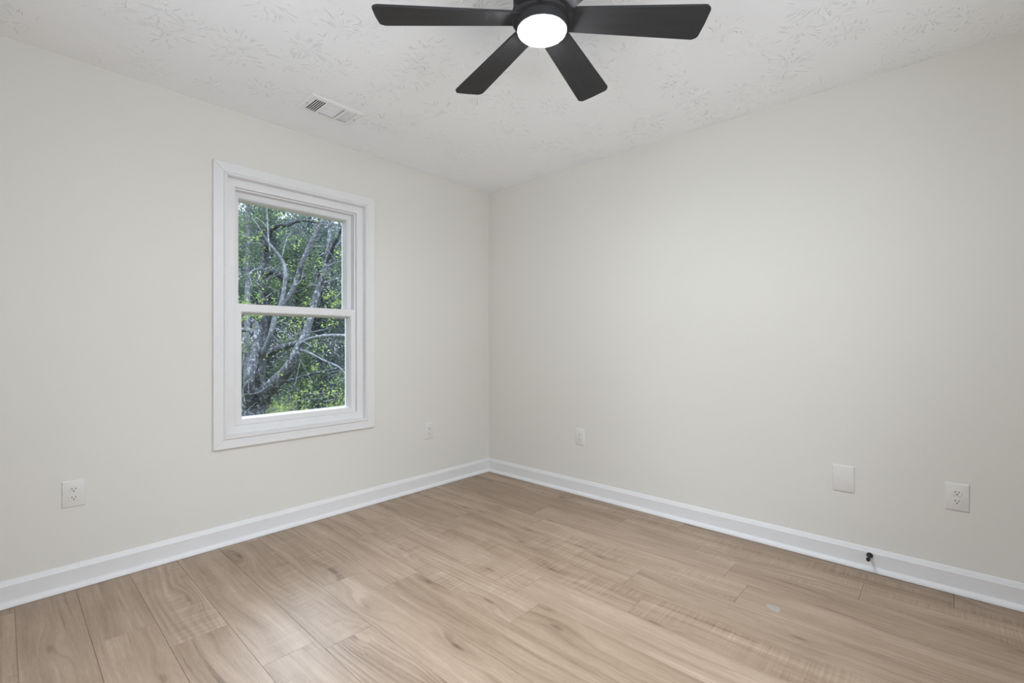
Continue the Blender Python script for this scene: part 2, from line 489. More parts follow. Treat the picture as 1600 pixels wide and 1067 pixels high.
# ---------------------------------------------------------------- window_1
def build_window():
    root = structure(empty('window_1', (0, 0, 0)))
    rect = (WY0, WY1, WZ0, WZ1)
    cas = [(0.0, 0.0), (0.0, 0.0155), (0.0015, 0.0175), (0.046, 0.0150), (0.050, 0.0150), (0.052, 0.0185), (0.0555, 0.0215), (0.0590, 0.0205), (0.0605, 0.0185),
           (0.0625, 0.0200), (0.0665, 0.0205), (0.0695, 0.0175), (0.0710, 0.0120), (0.0715, -0.018), (0.060, -0.018), (0.060, 0.0)]
    for s in 'lrbt':
        bm = bmesh.new(); ring_side(bm, rect, cas, s, gap=0.0007 if s in 'lt' else 0.0)
        obj('casing', bm, M['trim'], root, smooth=25)
    # vinyl frame: flat face, then the jamb with its tracks
    fr = [(0.060, -0.019), (0.1155, -0.019), (0.1170, -0.0205), (0.1170, -0.0380), (0.1185, -0.0395), (0.1250, -0.0400), (0.1260, -0.0412), (0.1260, -0.140), (0.1290, -0.140), (0.1290, -0.16), (0.060, -0.16)]
    bm = bmesh.new(); ring(bm, rect, fr)
    obj('window_frame', bm, M['vinyl'], root, smooth=25)
    iy0, iy1, iz0, iz1 = WY0 + 0.1195, WY1 - 0.1195, WZ0 + 0.117, WZ1 - 0.117

    def sash(name, rect, xf, scale, glass_x):
        pr = [(0.0, xf - 0.052), (0.0, xf - 0.001), (0.001, xf), (0.0330, xf), (0.0345, xf - 0.0015), (0.0345, xf - 0.006), (0.0365, xf - 0.006), (0.0372, xf - 0.0045),
              (0.0470, xf - 0.046), (0.0470, xf - 0.052)]
        bm = bmesh.new(); ring(bm, rect, pr, scale)
        s = obj(name, bm, M['vinyl'], root, smooth=25)
        y0, y1, z0, z1 = rect
        bm = bmesh.new()
        box(bm, glass_x - 0.002, glass_x + 0.002, y0 + 0.040, y1 - 0.040, z0 + 0.044 * scale[2] - 0.004, z1 - 0.044 * scale[3] + 0.004)
        obj('glass_pane', bm, M['glass'], s)
        return s
    lo = sash('lower_sash', (iy0, iy1, iz0 + 0.0005, 1.3535), -0.029, (1, 1, 0.85, 1.28), -0.0770)
    sash('upper_sash', (iy0, iy1, 1.3125, iz1 - 0.0005), -0.0830, (1, 1, 1, 1.15), -0.1230)
    for y in (-1.868, -1.432):
        bm = bmesh.new()
        v = box(bm, -0.070, -0.046, y - 0.026, y + 0.026, 1.3535, 1.3655)
        for q in v:
            if q.co.z > 1.36:
                if q.co.y < y: q.co.y += 0.006; q.co.z += 0.001
                else: q.co.y -= 0.018; q.co.z -= 0.002
        bevel(bm, 0.0015, 2)
        lk = obj('sash_lock', bm, M['black'], lo); lk['label'] = 'black sash lock'
    # window stool outside
    bm = bmesh.new(); box(bm, -0.22, -0.16, OY0 - 0.02, OY1 + 0.02, OZ0 - 0.01, OZ0 + 0.035)
    obj('outer_sill', bm, M['vinyl'], root)
    return root


build_window()

def fill_window(name, loc, rz):  # made-up unseen windows that house the added fill lights
    """local: x along the wall, +y into the room"""
    w = structure(empty(name, loc, rz)); hw = 1.05
    bm = bmesh.new()
    for z0, z1 in ((0.59, 0.68), (2.07, 2.16)): box(bm, -hw - 0.06, hw + 0.06, 0.0, 0.018, z0, z1)
    for x in (-hw - 0.06, hw - 0.03): box(bm, x, x + 0.09, 0.0, 0.017, 0.68, 2.07)
    obj('casing', bm, M['trim'], w)
    bm = bmesh.new()
    for z0, z1 in ((0.65, 0.70), (2.05, 2.10)): box(bm, -hw, hw, -0.11, -0.06, z0, z1)
    for x in (-hw, hw - 0.05, -0.025): box(bm, x, x + 0.05, -0.11, -0.062, 0.70, 2.05)
    obj('window_frame', bm, M['vinyl'], w)
    bm = bmesh.new(); box(bm, -hw + 0.02, hw - 0.02, -0.088, -0.084, 0.68, 2.07)
    obj('glass_pane', bm, M['glass'], w)


fill_window('fill_window_back', (2.1, Y0, 0), 0)
fill_window('fill_window_side', (X1, -2.2, 0), PI / 2)


# ---------------------------------------------------------------- ceiling fan
def build_fan():
    hub = Vector((1.961, -1.679, H))
    root = empty('ceiling_fan', hub)
    tag(root, 'dark six-blade ceiling fan with a round lit lens under the textured ceiling', 'ceiling fan')
    bm = bmesh.new(); lathe(bm, [(0, 0), (0.078, 0), (0.080, -0.004), (0.078, -0.020), (0.060, -0.040), (0.050, -0.046), (0, -0.046)])
    obj('canopy', bm, M['fan'], root, smooth=35)
    bm = bmesh.new(); lathe(bm, [(0, -0.040), (0.044, -0.040), (0.046, -0.060), (0.080, -0.085), (0.094, -0.100), (0.097, -0.115), (0.097, -0.190), (0.094, -0.200), (0, -0.200)])
    obj('motor_housing', bm, M['fan'], root, smooth=35)
    bm = bmesh.new(); lathe(bm, [(0, -0.198), (0.099, -0.198), (0.102, -0.201), (0.102, -0.226), (0.100, -0.2295), (0.0845, -0.2305), (0.0838, -0.2605), (0.078, -0.2610), (0, -0.2610)])
    obj('light_ring', bm, M['fan'], root, smooth=35)
    bm = bmesh.new()
    prof = [(0.0780, -0.2605), (0.0790, -0.2612), (0.0790, -0.2655)] + [(0.0790 * math.cos(a), -0.2655 - 0.0045 * math.sin(a)) for a in [PI / 2 * i / 8 for i in range(1, 9)]]
    prof[-1] = (0, prof[-1][1])
    lathe(bm, prof, 64)
    ln = obj('light_lens', bm, M['lens'], root, smooth=50); ln['label'] = 'glowing white round lens'
    # one blade outline in (along, across)
    rt, r0, w0, w1, cr = 0.552, 0.075, 0.047, 0.068, 0.017
    pts = [(r0, -w0), ]
    for s in (-1, 1):
        cx, cy = rt - cr, s * (w1 - cr)
        angs = [(-PI / 2 + PI / 2 * i / 6) if s < 0 else (PI / 2 * i / 6) for i in range(7)]
        pts += [(cx + cr * math.cos(a) + (0.004 if abs(a) < 0.3 else 0), cy + cr * math.sin(a)) for a in angs]
        if s < 0: pts.append((rt + 0.006, 0))
    pts.append((r0, w0))
    bm = bmesh.new()
    th = 0.0085
    top = [bm.verts.new((x, y, th / 2)) for x, y in pts]; bot = [bm.verts.new((x, y, -th / 2)) for x, y in pts]
    bm.faces.new(top); bm.faces.new(bot[::-1])
    for i in range(len(pts)):
        j = (i + 1) % len(pts); bm.faces.new((top[i], bot[i], bot[j], top[j]))
    bevel(bm, 0.0012, 1, [e for e in bm.edges if abs(e.verts[0].co.z - e.verts[1].co.z) < 1e-6])
    # the arm that carries it
    b0 = obj('blade', bm, M['blade'], root)
    blades = [b0] + [b0.copy() for _ in range(5)]
    for k, b in enumerate(blades):
        if k: col.objects.link(b); b.parent = root
        b.matrix_local = Matrix.Translation((0, 0, -0.219)) @ Matrix.Rotation(math.radians(44.6 + 60 * k), 4, 'Z') @ Matrix.Rotation(math.radians(-11.6), 4, 'X')
    return root


build_fan()


# ---------------------------------------------------------------- ceiling register
def build_register():
    root = empty('air_vent', (0.4125, -1.653, H))
    tag(root, 'white metal air vent with three louver sections set in the ceiling near the window', 'air vent')
    hx, hy = 0.1075, 0.155
    ix, iy = 0.0700, 0.1265
    bm = bmesh.new()
    # sloped rim and flat face with three openings
    z0, z1 = -0.0004, -0.0075
    o = [bm.verts.new((sx * hx, sy * hy, z0)) for sx, sy in ((-1, -1), (1, -1), (1, 1), (-1, 1))]
    o2 = [bm.verts.new((sx * hx, sy * hy, z0 - 0.0015)) for sx, sy in ((-1, -1), (1, -1), (1, 1), (-1, 1))]
    f = [bm.verts.new((sx * (hx - 0.013), sy * (hy - 0.013), z1)) for sx, sy in ((-1, -1), (1, -1), (1, 1), (-1, 1))]
    for i in range(4):
        j = (i + 1) % 4
        bm.faces.new((o[i], o[j], o2[j], o2[i])); bm.faces.new((o2[i], o2[j], f[j], f[i]))
    fx, fy = hx - 0.013, hy - 0.013
    secs = [(-0.118, -0.059), (-0.042, 0.046), (0.064, 0.120)]
    xs = [-fx, -0.0685, 0.0700, fx]
    ys = [-fy] + [q for s in secs for q in s] + [fy]
    vv = {}
    def V(x, y): return vv.setdefault((x, y), bm.verts.new((x, y, z1)))
    for i in range(3):
        for j in range(len(ys) - 1):
            if i == 1 and j in (1, 3, 5): continue
            bm.faces.new((V(xs[i], ys[j]), V(xs[i + 1], ys[j]), V(xs[i + 1], ys[j + 1]), V(xs[i], ys[j + 1])))
    bmesh.ops.remove_doubles(bm, verts=bm.verts, dist=1e-5)
    obj('vent_plate', bm, M['vent'], root)
    # louver banks
    def slat(bm, a, b, pos, along, tilt, w, th=0.0005):
        n = Vector((0, 1, 0)) if along == 'x' else Vector((1, 0, 0))
        d = Vector((1, 0, 0)) if along == 'x' else Vector((0, 1, 0))
        across = n * math.cos(tilt) + Vector((0, 0, 1)) * math.sin(tilt)
        nn = d.cross(across) * th
        c0 = d * a + n * pos + Vector((0, 0, z1 + 0.0015)); c1 = d * b + n * pos + Vector((0, 0, z1 + 0.0015))
        q = [c + across * s * w + nn * t for c in (c0, c1) for s in (0, 1) for t in (-1, 1)]
        v = [bm.verts.new(p) for p in q]
        for f_ in ((0, 1, 3, 2), (4, 6, 7, 5), (0, 4, 5, 1), (2, 3, 7, 6), (0, 2, 6, 4), (1, 5, 7, 3)): bm.faces.new([v[i] for i in f_])
    bm = bmesh.new()
    for i in range(6):
        slat(bm, -0.0685, 0.07, -0.1175 + 0.0116 * i, 'x', math.radians(48), 0.012, 0.0018)
    obj('louver_bank', bm, M['vent'], root)
    bm = bmesh.new()
    for i in range(9):
        slat(bm, -0.042, 0.046, -0.064 + 0.0152 * i, 'y', math.radians(52), 0.0090, 0.0007)
    obj('louver_bank', bm, M['vent'], root)
    bm = bmesh.new()
    for i in range(6):
        slat(bm, -0.0685, 0.07, 0.0725 + 0.0106 * i, 'x', math.radians(140), 0.0075, 0.0007)
    obj('louver_bank', bm, M['vent'], root)
    # duct boot
    bm = bmesh.new()
    a, b, h = 0.0735, 0.1265, 0.19
    vs = [bm.verts.new((sx * a, sy * b, z)) for z in (0.002, h) for sx, sy in ((-1, -1), (1, -1), (1, 1), (-1, 1))]
    for i in range(4):
        j = (i + 1) % 4; bm.faces.new((vs[i], vs[j], vs[4 + j], vs[4 + i]))
    bm.faces.new(vs[4:])
    obj('duct_boot', bm, M['duct'], root)
    bm = bmesh.new()
    box(bm, -0.0035, 0.0035, 0.126, 0.1295, -0.0075, -0.0032 - 0.0075); box(bm, -0.005, 0.011, 0.1290, 0.1305, -0.0165, -0.0080)
    bevel(bm, 0.0004, 1)
    obj('damper_lever', bm, M['vent'], root)
    for y in (-0.136, 0.137):
        bm = bmesh.new(); lathe(bm, [(0, -0.0090), (0.0032, -0.0086), (0.0042, -0.0074), (0, -0.0074)], 14, origin=(0.0, y, 0))
        obj('screw', bm, M['duct'], root)
    return root


build_register()


# ---------------------------------------------------------------- wall plates (local: x right, -y out of the wall, z up)
def plate_bm(w, h, t=0.0062, b=0.0065):
    bm = bmesh.new()
    A = [(-w / 2, -h / 2), (w / 2, -h / 2), (w / 2, h / 2), (-w / 2, h / 2)]
    rings = []
    for ins, y in ((0, 0), (0, -0.0018), (b * 0.35, -t * 0.72), (b, -t)):
        rings.append([bm.verts.new((math.copysign(abs(x) - ins, x), y, math.copysign(abs(z) - ins, z))) for x, z in A])
    for r, s in zip(rings, rings[1:]):
        for i in range(4):
            j = (i + 1) % 4; bm.faces.new((r[i], r[j], s[j], s[i]))
    bm.faces.new(rings[-1]); bm.faces.new(rings[0][::-1])
    return bm


def make_outlet(name, loc, rz, w=0.081, h=0.1235):
    root = empty(name, loc, rz)
    obj('cover_plate', plate_bm(w, h), M['plate'], root, smooth=25)
    for s in (1, -1):
        bm = bmesh.new()
        pts = []
        for i in range(40):
            a = 2 * PI * i / 40
            pts.append((0.0172 * math.cos(a), max(-0.0137, min(0.0137, 0.0172 * math.sin(a))) + s * 0.0193))
        rr = []
        for k, y in ((1.035, -0.0060), (1.0, -0.0074), (0.95, -0.0080)):
            rr.append([bm.verts.new((x * k, y, (z - s * 0.0193) * k + s * 0.0193)) for x, z in pts])
        for r_, q_ in zip(rr, rr[1:]):
            for i in range(40):
                j = (i + 1) % 40; bm.faces.new((r_[i], r_[j], q_[j], q_[i]))
        bm.faces.new(rr[-1]); bm.faces.new(rr[0][::-1])
        rec = obj('receptacle', bm, M['plate'], root, smooth=30)
        for kind, x, z, sx, sz in (('slot', -0.0063, 0.0035, 0.0012, 0.0042), ('slot', 0.0063, 0.0035, 0.0012, 0.0034), ('ground_hole', 0, -0.0068, 0.0026, 0.0026)):
            bm = bmesh.new()
            if kind == 'slot': box(bm, x - sx, x + sx, -0.00815, -0.0070, s * 0.0193 + z - sz, s * 0.0193 + z + sz)
            else: lathe(bm, [(0, 0.0070), (0.0027, 0.0070), (0.0027, 0.00815), (0, 0.00815)], 16, '-Y', (x, 0, s * 0.0193 + z))
            q = obj(kind, bm, M['slot'], rec); q['label'] = 'dark opening of the receptacle'
    bm = bmesh.new(); lathe(bm, [(0, 0.0055), (0.0032, 0.0056), (0.0030, 0.0070), (0.0015, 0.0075), (0, 0.0076)], 18, '-Y')
    box(bm, -0.0026, 0.0026, -0.0077, -0.0074, -0.0004, 0.0004)
    obj('screw', bm, M['plate'], root)
    return root


o1 = make_outlet('wall_outlet', (0, -2.687, 0.4345), PI / 2)
tag(o1, 'white duplex wall outlet left of the window, low on the window wall', 'wall outlet', 'duplex wall outlets')
for loc, rz, lab in (((0, -0.6555, 0.4395), PI / 2, 'white duplex wall outlet between the window and the room corner'),
                     ((0.965, 0, 0.4275), 0, 'white duplex wall outlet on the right wall nearest the room corner'),
                     ((3.000, 0, 0.4305), 0, 'white duplex wall outlet to the right of the blank plate')):
    o = copy_tree(o1); o.location = loc; o.rotation_euler = (0, 0, rz); o['label'] = lab

bp = empty('blank_wall_plate', (2.578, 0, 0.4315))
tag(bp, 'blank white wall plate with two screws above the black door stop', 'wall plate')
obj('cover_plate', plate_bm(0.094, 0.134, 0.0068, 0.0068), M['plate'], bp, smooth=25)
for z in (-0.0415, 0.0415):
    bm = bmesh.new(); lathe(bm, [(0, 0.0058), (0.0034, 0.0060), (0.0031, 0.0074), (0.0015, 0.0079), (0, 0.0080)], 18, '-Y', (0, 0, z))
    box(bm, -0.0020, 0.0028, -0.0083, -0.0078, z - 0.0004, z + 0.0004)
    obj('screw', bm, M['plate'], bp)

# door stop on the right baseboard
ds = empty('door_stop', (2.686, -0.0135, 0.0775))
tag(ds, 'small black door stop screwed to the right baseboard', 'door stop')
bm = bmesh.new(); lathe(bm, [(0, 0), (0.0132, 0), (0.0135, 0.003), (0.0128, 0.006), (0.009, 0.010), (0.0065, 0.016), (0, 0.016)], 32, '-Y')
obj('base', bm, M['black'], ds, smooth=35)
bm = bmesh.new(); lathe(bm, [(0, 0.012), (0.0062, 0.012), (0.0052, 0.024), (0.0046, 0.055), (0, 0.055)], 24, '-Y')
obj('rod', bm, M['black'], ds, smooth=35)
bm = bmesh.new(); lathe(bm, [(0, 0.050), (0.0076, 0.050), (0.0086, 0.053), (0.0086, 0.066), (0.0072, 0.070), (0, 0.0705)], 24, '-Y')
obj('rubber_tip', bm, M['black'], ds, smooth=35)

# pale scrap on the floor
bm = bmesh.new()
P = [(2.390, -0.686), (2.405, -0.680), (2.437, -0.673), (2.445, -0.682), (2.450, -0.718), (2.421, -0.721), (2.404, -0.706)]
cx, cy = 2.42, -0.70
lo = [bm.verts.new((x - cx, y - cy, 0.0)) for x, y in P]; hi = [bm.verts.new((x - cx, y - cy, 0.0005)) for x, y in P]
bm.faces.new(hi); bm.faces.new(lo[::-1])
for i in range(len(P)):
    j = (i + 1) % len(P); bm.faces.new((lo[i], lo[j], hi[j], hi[i]))
sp = obj('scrap', bm, M['scrap'], loc=(cx, cy, 0.0002))
tag(sp, 'small pale flat scrap lying on the wood floor', 'scrap')


# ---------------------------------------------------------------- outside: ground, trees
GZ = -2.9


def at(u, v, d):
    return CAM + (FW + RT * ((u - 800) / F_PX) - UP * ((v - 533.5) / F_PX)) * d


def spline(pts, n=5):
    """pts: list of (Vector, radius) -> smoothed list"""
    out = []
    m = len(pts)
    for i in range(m - 1):
        p0, p1, p2, p3 = (pts[max(0, min(m - 1, i + k))] for k in (-1, 0, 1, 2))
        for k in range(n):
            t = k / n
            f = lambda a, b, c, d: 0.5 * ((2 * b) + (c - a) * t + (2 * a - 5 * b + 4 * c - d) * t * t + (-a + 3 * b - 3 * c + d) * t ** 3)
            out.append((f(p0[0], p1[0], p2[0], p3[0]), max(0.002, p1[1] + (p2[1] - p1[1]) * t)))
    out.append(pts[-1])
    return out


def tube(bm, pts, sides=8, rough=0.10):
    rows = []
    prev = None
    for i, (p, r) in enumerate(pts):
        a = pts[max(0, i - 1)][0]; b = pts[min(len(pts) - 1, i + 1)][0]
        d = (b - a).normalized()
        x = (prev - d * prev.dot(d)) if prev is not None else d.orthogonal()
        x.normalize(); prev = x
        y = d.cross(x)
        row = []
        for k in range(sides):
            q = 2 * PI * k / sides
            rr = r * (1 + rough * mnoise.noise(p * 6 + Vector((k * 1.7, i * 0.3, 0))))
            row.append(bm.verts.new(p + (x * math.cos(q) + y * math.sin(q)) * rr))
        rows.append(row)
    for a, b in zip(rows, rows[1:]):
        for k in range(sides):
            j = (k + 1) % sides; bm.faces.new((a[k], a[j], b[j], b[k]))
    bm.faces.new(rows[0][::-1]); bm.faces.new(rows[-1])


def limb(name, pix, mat, parent, sides=8):
    """pix: (u, v, distance, width in picture px) -> a tapered branch; parent sits at its own base"""
    base = parent.location
    pts = [(at(u, v, d) - base, w * d / F_PX / 2) for u, v, d, w in pix]
    bm = bmesh.new(); tube(bm, spline(pts, 6), sides)
    return obj(name, bm, mat, parent, smooth=60)


class Leaves:
    def __init__(s, seed): s.co = []; s.fc = []; s.tone = []; s.r = random.Random(seed)

    def leaf(s, p, size, tone):
        r = s.r
        a = Vector((r.gauss(0, 1), r.gauss(0, 1), r.gauss(0, 0.7))).normalized()
        n = Vector((r.gauss(0, 1), r.gauss(0, 1), r.gauss(0, 1) + 0.8)).normalized()
        b = a.cross(n).normalized(); n = b.cross(a)
        i = len(s.co)
        s.co += [p, p + a * size * 0.5 + b * size * 0.30 + n * size * 0.06, p + a * size, p + a * size * 0.5 - b * size * 0.30 + n * size * 0.06]
        s.fc.append((i, i + 1, i + 2, i + 3)); s.tone.append(tone)

    def cluster(s, c, rad, n, size, tone=0.5, spread=0.3):
        r = s.r
        for _ in range(n):
            p = c + Vector((r.gauss(0, rad * 0.5), r.gauss(0, rad * 0.5), r.gauss(0, rad * 0.38)))
            s.leaf(p, size * r.uniform(0.7, 1.3), min(1, max(0, r.gauss(tone, spread))))

    def crown(s, c, rx, rz, nclust, per, size, crad, tone=0.5):
        r = s.r
        for _ in range(nclust):
            while True:
                q = Vector((r.uniform(-1, 1), r.uniform(-1, 1), r.uniform(-1, 1)))
                if q.length < 1: break
            q = q * (0.55 + 0.45 * r.random())
            s.cluster(c + Vector((q.x * (rx - crad * .6), q.y * (rx - crad * .6), q.z * rz)), crad * r.uniform(0.7, 1.4), per, size, tone + r.uniform(-0.25, 0.25), 0.15)

    def build(s, name, mat, parent):
        me = bpy.data.meshes.new(name)
        me.from_pydata([tuple(v) for v in s.co], [], s.fc)
        at_ = me.attributes.new('leaf_tone', 'FLOAT', 'FACE'); at_.data.foreach_set('value', s.tone)
        me.materials.append(mat)
        o = bpy.data.objects.new(name, me); col.objects.link(o); o.parent = parent
        return o


bm = bmesh.new()
box(bm, -60, -0.16, -25, 45, GZ - 0.2, GZ)
structure(obj('ground', bm, M['ground']))

# T1: the grey lichened many-stemmed tree in front
D = 7.6
t1 = empty('old_tree', at(392, 533, D)); t1.location.z = GZ
tag(t1, 'old grey lichen-covered tree with crooked spreading limbs nearest the window', 'tree')
BK = M['bark_main']
gv = 533.5 + F_PX * (CAM.z - GZ) / D
limb('trunk', [(384, gv + 4, D, 62), (386, 800, D, 52), (388, 700, D, 46), (394, 655, D, 42), (400, 625, D, 34), (399, 600, D, 25), (402, 575, D - .1, 22), (405, 558, D - .1, 19)], BK, t1, 12)
limb('limb', [(392, 640, D, 26), (389, 612, D - .3, 17), (390, 590, D - .4, 15), (395, 568, D - .3, 15), (400, 545, D - .2, 13), (402, 520, D - .1, 11), (399, 505, D, 9), (392, 498, D, 8)], BK, t1, 10)
limb('limb', [(400, 628, D, 26), (410, 618, D - .1, 24), (424, 602, D - .25, 21), (440, 586, D - .4, 19), (452, 572, D - .5, 17), (460, 557, D - .55, 15), (466, 543, D - .5, 13), (474, 529, D - .4, 13), (480, 512, D - .3, 12), (486, 492, D - .2, 11), (491, 470, D - .1, 10), (499, 448, D, 10), (507, 424, D, 9.5), (512, 404, D + .1, 8), (514, 380, D + .1, 7), (516, 350, D + .2, 6), (517, 300, D + .2, 4)], BK, t1, 10)
limb('limb', [(511, 408, D, 5), (518, 390, D - .2, 5), (526, 372, D - .3, 5), (536, 352, D - .4, 4.5), (546, 325, D - .5, 3)], M['bark_dark'], t1)
limb('limb', [(404, 562, D, 15), (414, 554, D + .1, 13), (426, 547, D + .1, 12), (441, 541, D, 11), (455, 537, D - .1, 9), (468, 533, D - .3, 7)], BK, t1)
limb('limb', [(402, 570, D, 11), (410, 552, D - .15, 9), (418, 536, D - .25, 8), (424, 518, D - .3, 8), (430, 494, D - .25, 8), (439, 474, D - .2, 7.5), (444, 450, D - .15, 6.5), (446, 428, D - .1, 6), (443, 410, D, 5.5), (433, 394, D, 4), (418, 375, D, 3), (402, 350, D - .1, 2.4), (393, 338, D - .1, 2)], M['bark_pale'], t1)
limb('limb', [(440, 478, D - .2, 7), (454, 457, D - .1, 8), (464, 434, D, 8), (471, 412, D, 8), (480, 392, D + .1, 8), (488, 374, D + .2, 7.5), (497, 357, D + .3, 7), (506, 342, D + .4, 6), (516, 322, D + .5, 5)], BK, t1)
limb('limb', [(467, 538, D - .5, 7), (477, 531, D - .6, 6), (492, 526, D - .8, 5.5), (510, 523, D - 1.0, 5), (540, 523, D - 1.2, 4.5), (570, 527, D - 1.4, 3.5)], M['bark_pale'], t1)
limb('limb', [(468, 545, D - .5, 4), (480, 548, D - .7, 3), (492, 554, D - .9, 2.8), (507, 562, D - 1.0, 2.6), (522, 568, D - 1.1, 2.4), (532, 574, D - 1.2, 2.2), (542, 586, D - 1.3, 2)], M['bark_pale'], t1)
limb('limb', [(436, 596, D - .3, 5), (452, 593, D - .2, 4.5), (468, 588, D, 4.2), (486, 583, D, 4), (505, 579, D + .1, 3.5), (530, 573, D + .2, 3), (556, 566, D + .3, 2)], M['bark_dark'], t1)
limb('limb', [(398, 520, D, 9), (388, 514, D + .2, 7.5), (372, 513, D + .3, 7), (350, 510, D + .4, 6)], BK, t1)
limb('limb', [(452, 520, D - .3, 2), (447, 506, D - .4, 2), (436, 500, D - .5, 2.2), (470, 520, D - .4, 1.4)][:3], M['bark_pale'], t1)
bm = bmesh.new()
TW = [[(426, 522, 2), (436, 534, 2), (444, 541, 1.6)], [(437, 500, 1.6), (452, 507, 2), (463, 511, 1.6), (468, 526, 1.6)], [(402, 556, 1.4), (408, 566, 1.6), (414, 570, 1.2)],
      [(404, 576, 1.8), (408, 592, 1.8), (412, 602, 1.4), (420, 609, 1.2)], [(386, 640, 1.4), (402, 626, 1.8), (416, 622, 1.4), (434, 620, 1)], [(420, 641, 2), (436, 636, 2), (446, 626, 1.6), (452, 618, 1.2)],
      [(512, 414, 1.6), (524, 409, 1.8), (545, 403, 1.5)], [(506, 440, 2), (522, 435, 2.2), (545, 431, 1.6)], [(498, 445, 1.5), (490, 444, 1.6), (480, 445, 1.2)], [(488, 383, 2.6), (500, 384, 2.4), (514, 383, 2)],
      [(388, 428, 2), (395, 421, 2), (404, 418, 2), (414, 419, 2), (424, 414, 1.4)], [(391, 428, 1.6), (400, 440, 2), (412, 450, 1.6)], [(422, 390, 2), (419, 365, 2.4), (418, 340, 2.2), (416, 315, 1.6)],
      [(419, 356, 1.6), (410, 345, 1.4), (399, 337, 1)], [(441, 400, 1.4), (444, 385, 1.6), (449, 370, 1.2), (455, 360, 1)], [(460, 600, 1), (463, 590, 1), (466, 576, 1), (470, 560, 1)],
      [(484, 588, 1.2), (486, 602, 1.1), (490, 615, 1)], [(512, 580, 1.2), (514, 592, 1.1), (517, 602, 1)], [(456, 598, 1.4), (468, 610, 1.6), (480, 620, 1.2), (488, 628, 1)], [(478, 614, 1), (494, 613, 1.2), (512, 613, 1)],
      [(444, 600, 1), (452, 608, 1.2), (462, 606, 1)], [(450, 528, 1), (470, 519, 1.2), (500, 515, 1.2), (520, 509, 1)], [(425, 538, 1.4), (434, 545, 1.2), (447, 556, 1.2), (452, 566, 1)], [(480, 512, 1), (492, 517, 1.2), (510, 512, 1)],
      [(500, 470, 1.4), (496, 480, 1.6), (488, 486, 1.2)], [(524, 452, 1), (534, 449, 1.4), (548, 449, 1)]]
for tw in TW:
    dd = D - 0.2 + rnd.uniform(-0.5, 0.3)
    tube(bm, spline([(at(u, v, dd + 0.1 * i) - t1.location, w * dd / F_PX / 2) for i, (u, v, w) in enumerate(tw)], 4), 5)
for _ in range(90):          # finer twigs
    u, v = rnd.uniform(360, 560), rnd.uniform(330, 660); dd = D + rnd.uniform(-0.9, 0.9)
    p = at(u, v, dd) - t1.location
    dirn = Vector((rnd.gauss(0, 1), rnd.gauss(0, 1), rnd.gauss(0, 0.8))).normalized()
    pts = [(p, 0.0065)]
    for k in range(3):
        dirn = (dirn + Vector((rnd.gauss(0, .3), rnd.gauss(0, .3), rnd.gauss(0, .3)))).normalized()
        p = p + dirn * rnd.uniform(0.08, 0.2); pts.append((p, 0.006 - 0.0012 * k))
    tube(bm, spline(pts, 3), 4)
tw = obj('twigs', bm, M['bark_pale'], t1, smooth=60); tw['kind'] = 'stuff'
lv = Leaves(3)
SPOTS = [(382, 470, 9, 60), (392, 478, 8, 50), (405, 465, 7, 30), (380, 492, 8, 40), (402, 492, 8, 50), (470, 500, 10, 45), (462, 512, 8, 30), (517, 503, 9, 40), (490, 532, 7, 16), (472, 524, 4, 12), (487, 573, 6, 22), (445, 523, 6, 14),
         (478, 592, 5, 14), (506, 598, 6, 16), (486, 601, 5, 16), (480, 609, 6, 18), (494, 612, 5, 14), (465, 615, 8, 30), (475, 632, 9, 34), (462, 622, 6, 18), (515, 610, 8, 26), (528, 590, 7, 26), (533, 615, 8, 30), (512, 632, 10, 40), (528, 630, 9, 36),
         (430, 632, 6, 16), (438, 634, 6, 22), (417, 640, 6, 14), (446, 620, 5, 12), (394, 646, 6, 12), (378, 648, 6, 12), (520, 455, 9, 34), (510, 462, 8, 26), (528, 470, 10, 36), (515, 478, 8, 30), (482, 468, 8, 26), (478, 474, 7, 20), (506, 428, 6, 10),
         (500, 408, 9, 18), (490, 360, 8, 16), (530, 390, 8, 22), (536, 396, 6, 14), (397, 372, 7, 14), (412, 362, 6, 8), (436, 365, 6, 10), (378, 365, 8, 20), (380, 405, 6, 12), (398, 433, 5, 10), (472, 373, 7, 12), (460, 382, 6, 8), (450, 412, 6, 8), (437, 332, 6, 12), (470, 540, 7, 10), (505, 545, 8, 20), (440, 500, 9, 20)]
for u, v, rp, n in SPOTS:
    dd = D + rnd.uniform(-0.7, 0.5)
    lv.cluster(at(u, v, dd) - t1.location, rp * 1.3 * dd / F_PX, n, 0.042, 0.55, 0.25)
for _ in range(150):
    u, v = rnd.uniform(340, 580), rnd.uniform(300, 670); dd = D + rnd.uniform(-1.0, 1.2)
    lv.cluster(at(u, v, dd) - t1.location, 0.07, rnd.randint(3, 8), 0.036, 0.35, 0.25)
lv.build('foliage', M['leaf_new'], t1)


def tree(name, u, d, tv, width, label, bark, leaf, crowns, seed, size, lean=0.0, limbs=(), tone=0.5, per=40):
    """crowns: (u, v, radius x, radius z, clusters)"""
    r = random.Random(seed)
    root = empty(name, at(u, 533, d)); root.location.z = GZ
    tag(root, label, 'tree', 'trees outside the window')
    gv_ = 533.5 + F_PX * (CAM.z - GZ) / d
    limb('trunk', [(u - lean, gv_ + 3, d, width * 1.25), (u - lean * .6, 650, d, width * 1.05), (u + r.uniform(-2, 2), 540, d, width), (u + lean * .4 + r.uniform(-2, 2), 430, d + .1, width * .86), (u + lean, tv, d + .2, width * .55)], bark, root, 10)
    for lb in limbs: limb('limb', [(a, b, d + c, w) for a, b, c, w in lb], bark, root)
    lv = Leaves(seed)
    for cu, cv, rx, rz, n in crowns:
        lv.crown(at(cu, cv, d) - root.location, rx, rz, n, per, size, size * 3.2, tone)
    lv.build('foliage', leaf, root)
    return root


